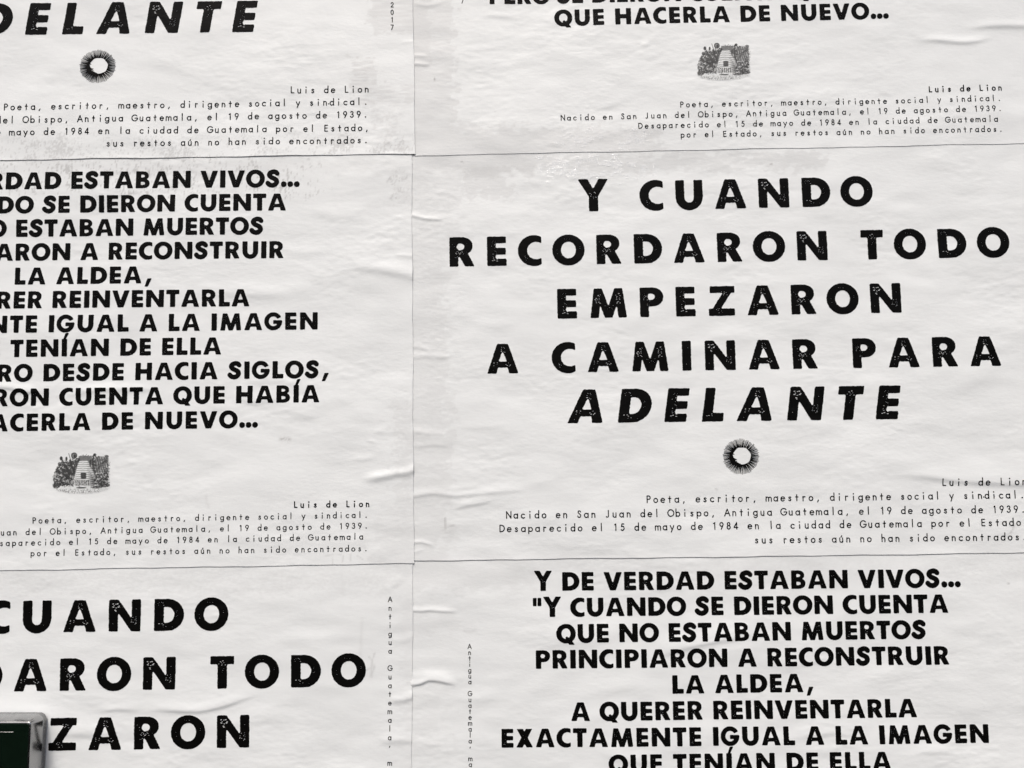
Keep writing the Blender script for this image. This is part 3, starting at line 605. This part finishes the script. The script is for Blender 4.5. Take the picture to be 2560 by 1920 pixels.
def hive_emblem(k, parent, x0, y0, x1, y1, tilt):
    Hh, W = HIVE.shape; a, b = np.meshgrid(np.linspace(0, 1, W), np.linspace(0, 1, Hh))
    X, Zw = wall(x0 + a * (x1 - x0), y0 + b * (y1 - y0) + (a - .5) * (x1 - x0) * tilt)
    idx = np.arange(W * Hh).reshape(Hh, W)
    Q = np.stack([idx[1:, :-1], idx[1:, 1:], idx[:-1, 1:], idx[:-1, :-1]], -1).reshape(-1, 4)
    f = HIVE.ravel(); Q = Q[f[Q].max(1) > .02]
    use, inv = np.unique(Q, return_inverse=True); Q = inv.reshape(-1, 4)
    o = put(k, 'beehive_emblem', parent, np.stack([X.ravel(), Zw.ravel()], -1)[use], Q, PRINT)
    at = o.data.attributes.new('ink', 'FLOAT', 'POINT'); at.data.foreach_set('value', f[use].astype(np.float32)); return o

# ---------------------------------------------------------------- the wall
def box_mesh(name, lo, hi):
    import bmesh
    bm = bmesh.new(); bmesh.ops.create_cube(bm, size=1)
    for v in bm.verts: v.co = Vector([lo[i] + (v.co[i] + .5) * (hi[i] - lo[i]) for i in range(3)])
    me = bpy.data.meshes.new(name); bm.to_mesh(me); bm.free(); return me
wm, nt, bs = new_mat('plaster')
bs.inputs['Base Color'].default_value = (.42, .40, .37, 1); bs.inputs['Roughness'].default_value = .9
c = N(nt, 'ShaderNodeValToRGB'); c.color_ramp.elements[0].color = (.30, .29, .27, 1); c.color_ramp.elements[1].color = (.48, .46, .43, 1)
nt.links.new(grain(nt, 6, 6, 6), c.inputs[0]); nt.links.new(c.outputs[0], bs.inputs['Base Color'])
w_ = link('wall', box_mesh('wall', (-1.9, .0018, .3), (1.9, .25, 3.0)), wm); w_['kind'] = 'structure'

# ---------------------------------------------------------------- the posters
T_A = ['Y CUANDO', 'RECORDARON TODO', 'EMPEZARON', 'A CAMINAR PARA', 'ADELANTE']
T_B = ['Y DE VERDAD ESTABAN VIVOS…', '"Y CUANDO SE DIERON CUENTA', 'QUE NO ESTABAN MUERTOS', 'PRINCIPIARON A RECONSTRUIR', 'LA ALDEA,', 'A QUERER REINVENTARLA',
       'EXACTAMENTE IGUAL A LA IMAGEN', 'QUE TENÍAN DE ELLA', 'PERO DESDE HACIA SIGLOS,', 'PERO SE DIERON CUENTA QUE HABÍA', 'QUE HACERLA DE NUEVO…']
C1 = 'Luis de Lion'; C2 = 'Poeta, escritor, maestro, dirigente social y sindical.'
C3 = 'Nacido en San Juan del Obispo, Antigua Guatemala, el 19 de agosto de 1939.'
C4A = 'Desaparecido el 15 de mayo de 1984 en la ciudad de Guatemala por el Estado,'; C5A = 'sus restos aún no han sido encontrados.'
C4B = 'Desaparecido el 15 de mayo de 1984 en la ciudad de Guatemala'; C5B = 'por el Estado, sus restos aún no han sido encontrados.'
PLACE = 'Antigua Guatemala, mayo 2017'
LINES, CRED, COL, SUN, HIVES = {}, {}, {}, {}, {}
# heading lines: text index, then (first letter, x, y) and (last letter, x, y) as measured, cap height
LINES['MR'] = [(0, 0, 1445.4, 529, 7, 2182.4, 515, 73), (1, 0, 1124.6, 667.3, 14, 2523, 642.5, 73), (2, 0, 1394, 797, 8, 2253, 781.5, 73.8), (3, 0, 1218.3, 934.2, 13, 2501.4, 914.5, 74), (4, 0, 1417.9, 1058, 7, 2254.8, 1047.5, 84)]
LINES['TL'] = [(4, 2, 65.1, 89, 7, 646.3, 81.8, 77.8)]
LINES['BL'] = [(0, 3, 57.6, 1581, 7, 572, 1573.5, 79.7), (1, 6, 35.2, 1728, 14, 915.6, 1714, 81), (2, 5, 222.3, 1874, 8, 624.3, 1866.5, 81.4)]
LINES['ML'] = [(0, 8, 17.4, 475, 25, 750.5, 468.6, 42.3), (1, 8, 40.5, 534.5, 25, 716, 527, 42), (2, 7, 42.7, 593, 21, 659.3, 586.5, 42.3), (3, 9, 40.9, 652.3, 25, 709.6, 645.7, 42.3), (4, 0, 39, 712.3, 8, 381.6, 708.7, 42.3),
               (5, 6, 36.9, 772, 20, 624.6, 765.7, 42.5), (6, 10, 68, 832.3, 28, 794.6, 823.7, 42.7), (7, 4, 28.9, 893.3, 17, 554.4, 886.2, 42.8), (8, 5, 111.4, 953.5, 23, 823.4, 944.5, 43), (9, 12, 27.1, 1015.5, 30, 799.8, 1005.5, 43), (10, 6, 27.1, 1078, 20, 646.3, 1069, 43)]
LINES['TR'] = [(9, 0, 1224.4, 12, 13, 1701.9, 5, 39.6), (10, 0, 1386, 66.5, 20, 2220.4, 48.5, 39.8)]
LINES['BR'] = [(0, 0, 1334.5, 1477, 25, 2401.2, 1467.5, 45.9), (1, 0, 1332.7, 1542, 25, 2370.1, 1531, 46), (2, 0, 1390.6, 1606.5, 21, 2314.4, 1596, 46), (3, 0, 1340, 1671, 25, 2372, 1660.5, 46), (4, 0, 1681, 1733.3, 8, 2034.1, 1729, 46),
               (5, 0, 1427.8, 1801.3, 20, 2292.7, 1792.5, 46.3), (6, 0, 1254.3, 1868, 28, 2471.8, 1856.5, 46.5), (7, 0, 1521.2, 1932, 17, 2227.6, 1924, 46.5)]
CRED['MR'] = [(C1, 0, 2359.3, 1213.9, 11, 2557.8, 1211.4, 17.2), (C2, 0, 1621.1, 1256.3, 53, 2553.9, 1244.7, 17.2), (C3, 0, 1272, 1295.5, len(C3) - 1, 2555.7, 1280.5, 17.2), (C4A, 0, 1255.5, 1329.4, len(C4A) - 2, 2544.8, 1313.4, 17.2), (C5A, 0, 1890.3, 1357.2, len(C5A) - 1, 2559.3, 1349.5, 17.2)]
CRED['TL'] = [(C1, 0, 732.4, 234.7, 11, 917.7, 232.5, 15.6), (C2, 0, 18, 277.4, 53, 915.2, 263.3, 15.6), (C3, C3.index('O'), 68, 309.2, len(C3) - 1, 914.5, 294.8, 15.6), (C4A, C4A.index('mayo'), 33.3, 340, len(C4A) - 1, 918, 328.4, 15.6), (C5A, 0, 273.8, 368.2, len(C5A) - 1, 915.9, 359.1, 15.6)]
CRED['ML'] = [(C1, 0, 740.7, 1268.3, 11, 919.7, 1266.2, 14.4), (C2, 0, 88.6, 1307.6, 53, 916.2, 1293.3, 14.2), (C3, C3.index('O'), 134.5, 1335, len(C3) - 1, 916.2, 1320.4, 14.2), (C4B, 2, 6.5, 1364, len(C4B) - 1, 904, 1347.5, 14.2), (C5B, 0, 83.9, 1389.3, 53, 915.6, 1376.8, 14.2)]
CRED['TR'] = [(C1, 0, 2324, 231.9, 11, 2497, 227.8, 13.6), (C2, 0, 1703.8, 270.4, 53, 2495, 254.1, 13.5), (C3, 0, 1407.3, 301.9, len(C3) - 1, 2496.5, 279.4, 13.5), (C4B, 0, 1600.7, 322.8, len(C4B) - 1, 2487, 305.7, 13.5), (C5B, 0, 1705.7, 345, 53, 2499.7, 330.4, 13.5)]
COL['TL'] = (24, 981, 20.5, 27, 981, 76.6, 12.0); COL['BL'] = (0, 976, 1503.4, 19, 974.9, 1912, 12.7); COL['TR'] = (26, 1155.5, -4, 27, 1156, 9.8, 11); COL['BR'] = (0, 1174.2, 1620.9, 20, 1176, 1915.7, 11.6)
SUN['MR'] = (1850.8, 1141.3, 46.5, 45.4); SUN['TL'] = (246.7, 168.2, 44.6, 42.4)
HIVES['ML'] = (133, 1131, 278, 1234, -.010); HIVES['TR'] = (1741, 109, 1874.5, 203.5, -.018)
# the lines a poster has outside the photograph follow its twin, placed by the lines both show
def affine(src, dst):
    S = np.c_[np.array(src, float), np.ones(len(src))]; M = np.linalg.lstsq(S, np.array(dst, float), rcond=None)[0]
    return lambda x, y: tuple(np.array([x, y, 1.0]) @ M)
def borrow(k, src, S, D, lines, cred, col=False):
    f = affine(S, D); sc = abs(f(0, 100)[1] - f(0, 0)[1]) / 100
    for L in LINES[src]:
        if L[0] in lines: LINES.setdefault(k, []).append((L[0], L[1], *f(L[2], L[3]), L[4], *f(L[5], L[6]), L[7] * sc))
    if cred: CRED[k] = [(L[0], L[1], *f(L[2], L[3]), L[4], *f(L[5], L[6]), L[7] * sc) for L in CRED[src]]
    if col: L = COL[src]; COL[k] = (L[0], *f(L[1], L[2]), L[3], *f(L[4], L[5]), L[6] * sc)
    return f
mr_bl = [(2182.4, 515), (2523, 642.5), (1872.8, 788.8), (2253, 781.5)]; bl_mr = [(572, 1573.5), (915.6, 1714), (222.3, 1874), (624.3, 1866.5)]
borrow('TL', 'MR', [(1658.4, 1055.5), (2254.8, 1047.5), (2559.3, 1349.5), (1890.3, 1357.2)], [(65.1, 89), (646.3, 81.8), (915.9, 359.1), (273.8, 368.2)], (0, 1, 2, 3), False)
f = borrow('BL', 'MR', mr_bl, bl_mr, (3, 4), True); SUN['BL'] = (*f(*SUN['MR'][:2]), 50, 49)
borrow('MR', 'BL', bl_mr, mr_bl, (), False, True)
borrow('TR', 'ML', [(646.3, 1069), (205, 1183), (83.9, 1389.3), (915.6, 1376.8)], [(2220.4, 48.5), (1807.5, 156), (1705.7, 345), (2499.7, 330.4)], range(9), False)
f = borrow('BR', 'ML', [(750.5, 468.6), (554.4, 886.2), (39, 712.3), (794.6, 823.7)], [(2401.2, 1467.5), (2227.6, 1924), (1681, 1733.3), (2471.8, 1856.5)], (8, 9, 10), True)
a, b_ = f(133, 1131), f(278, 1234); HIVES['BR'] = (a[0], a[1], b_[0], b_[1], -.010)
f = affine([(1334.5, 1477), (2401.2, 1467.5), (1681, 1733.3)], [(f_ := affine([(2401.2, 1467.5), (2227.6, 1924), (1681, 1733.3), (2471.8, 1856.5)], [(750.5, 468.6), (554.4, 886.2), (39, 712.3), (794.6, 823.7)]))(1334.5, 1477), (750.5, 468.6), (39, 712.3)])
L = COL['BR']; COL['ML'] = (L[0], *f(L[1], L[2]), L[3], *f(L[4], L[5]), 10.8)

LABEL = {
 'TL': 'poster with slanted ADELANTE cut off at left, grey glue strokes on its right border',
 'TR': 'poster ending in QUE HACERLA DE NUEVO near the top, beehive picture beneath that line',
 'ML': 'poster with eleven tight bold lines above a beehive, sharp crease at its right edge',
 'MR': 'poster showing all of Y CUANDO RECORDARON TODO with a sun emblem beneath',
 'BL': 'poster with widely spaced CUANDO and ZARON, partly hidden by the dark metal box',
 'BR': 'poster opening with Y DE VERDAD ESTABAN VIVOS in full, its bottom cut off'}
for k in ('TL', 'TR', 'ML', 'MR', 'BL', 'BR'):
    q = SHEETS[k]['q']; x, z = wall(sum(p[0] for p in q) / 4, sum(p[1] for p in q) / 4)
    e = bpy.data.objects.new('poster', None); e.empty_display_size = .05; scene.collection.objects.link(e)
    e.location = (float(x), 0, float(z)); e['label'] = LABEL[k]; e['category'] = 'poster'; e['group'] = 'text posters pasted edge to edge on the wall'
    build_sheet(k, e); isA = k in ('TL', 'MR', 'BL')
    for (i, i0, xa, ya, i1, xb, yb, cap) in LINES[k]:
        headline(k, e, (T_A if isA else T_B)[i], i0, xa, ya, i1, xb, yb, cap, slant=.152 if isA and i == 4 else 0, res=100 if isA else 50)
    if k in SUN: sun_emblem(k, e, *SUN[k])
    if k in HIVES: hive_emblem(k, e, *HIVES[k])
    for n_, C in enumerate(CRED.get(k, [])):
        wt = .077 if isA or n_ else .098
        ex = (C2.index('sindical') + 2.52, '·') if isA and n_ == 1 else None
        credit(k, e, *C, weight=wt, extra=ex)
    if k in COL: column(k, e, PLACE, *COL[k])

# ---------------------------------------------------------------- polished metal box on the wall, cut off by the photo's corner
def rounded_box(name, lo, hi, rad, seg):
    import bmesh
    bm = bmesh.new(); bmesh.ops.create_cube(bm, size=1)
    for v in bm.verts: v.co = Vector([lo[i] + (v.co[i] + .5) * (hi[i] - lo[i]) for i in range(3)])
    bmesh.ops.bevel(bm, geom=list(bm.edges), offset=rad, segments=seg, profile=.5, affect='EDGES', clamp_overlap=True)
    for f in bm.faces: f.smooth = True
    me = bpy.data.meshes.new(name); bm.to_mesh(me); bm.free(); return me
BX, BZ = wall(122, 1778)                       # corner of its back on the posters
BX, BZ = float(BX), float(BZ); DEP = .036; Wd, Ht = .20, .26
root = bpy.data.objects.new('wall_box', None); root.empty_display_size = .05; scene.collection.objects.link(root)
root.location = (BX - Wd / 2, -.004, BZ - Ht); root['label'] = 'polished metal box with rounded corners and a dark green front, over the lower left poster'; root['category'] = 'box'
cm, nt, bs = new_mat('polished_steel')
bs.inputs['Base Color'].default_value = (.37, .37, .37, 1); bs.inputs['Metallic'].default_value = 1.0
r_ = N(nt, 'ShaderNodeMapRange'); r_.inputs['To Min'].default_value = .14; r_.inputs['To Max'].default_value = .36
nt.links.new(grain(nt, 60, 60, 4), r_.inputs[0]); nt.links.new(r_.outputs[0], bs.inputs['Roughness'])
gm, nt, bs = new_mat('dark_green_reflection')
cc = N(nt, 'ShaderNodeValToRGB'); cc.color_ramp.elements[0].color = (.002, .005, .003, 1); cc.color_ramp.elements[1].color = (.004, .010, .006, 1)  # dark surroundings mirrored in the front, put into its base colour
nt.links.new(grain(nt, 90, 90, 5), cc.inputs[0]); nt.links.new(cc.outputs[0], bs.inputs['Base Color'])
bs.inputs['Roughness'].default_value = .22; bs.inputs['Specular IOR Level'].default_value = .3
def plate(name, w, h0, h1, y0, y1, rad, frad, bev):
    """upright plate with round corners, its front rim bevelled"""
    import bmesh
    bm = bmesh.new(); loops = []
    for y, d, rd in ((y1, 0, rad), (y0 + bev + .7 * (y1 - y0 - bev), 0, rad), (y0 + bev, 0, frad), (y0 + bev * .3, bev * .3, frad), (y0, bev, frad)):
        P = []; a0, a1, b0, b1 = -w / 2 + d, w / 2 - d, h0 + d, h1 - d
        for cx, cz, a in ((a1 - rd, b1 - rd, 0), (a0 + rd, b1 - rd, 90), (a0 + rd, b0 + rd, 180), (a1 - rd, b0 + rd, 270)):
            P += arc(cx, cz, rd, rd, a, a + 90, 9)
        loops.append([bm.verts.new((x, y, z)) for x, z in P])
    for A_, B_ in zip(loops[:-1], loops[1:]):
        for q in range(len(P)):
            f_ = bm.faces.new((A_[q], A_[(q + 1) % len(P)], B_[(q + 1) % len(P)], B_[q])); f_.smooth = True
    bm.faces.new(loops[-1]); bm.faces.new(loops[0][::-1]); bmesh.ops.recalc_face_normals(bm, faces=bm.faces[:])
    me = bpy.data.meshes.new(name); bm.to_mesh(me); bm.free(); return me
link('casing', plate('casing', Wd, 0, Ht, -DEP, 0, .0100, .0042, .0014), cm, root)
link('front_panel', plate('front_panel', Wd - .0036, .0018, Ht - .0018, -DEP - .0012, -DEP + .001, .0030, .0030, .0006), gm, root)
link('trim_strip', rounded_box('trim_strip', (-Wd / 2 + .03, -DEP - .0019, Ht - .0134), (Wd / 2 - .0225, -DEP - .0008, Ht - .0130), .0002, 2), cm, root)
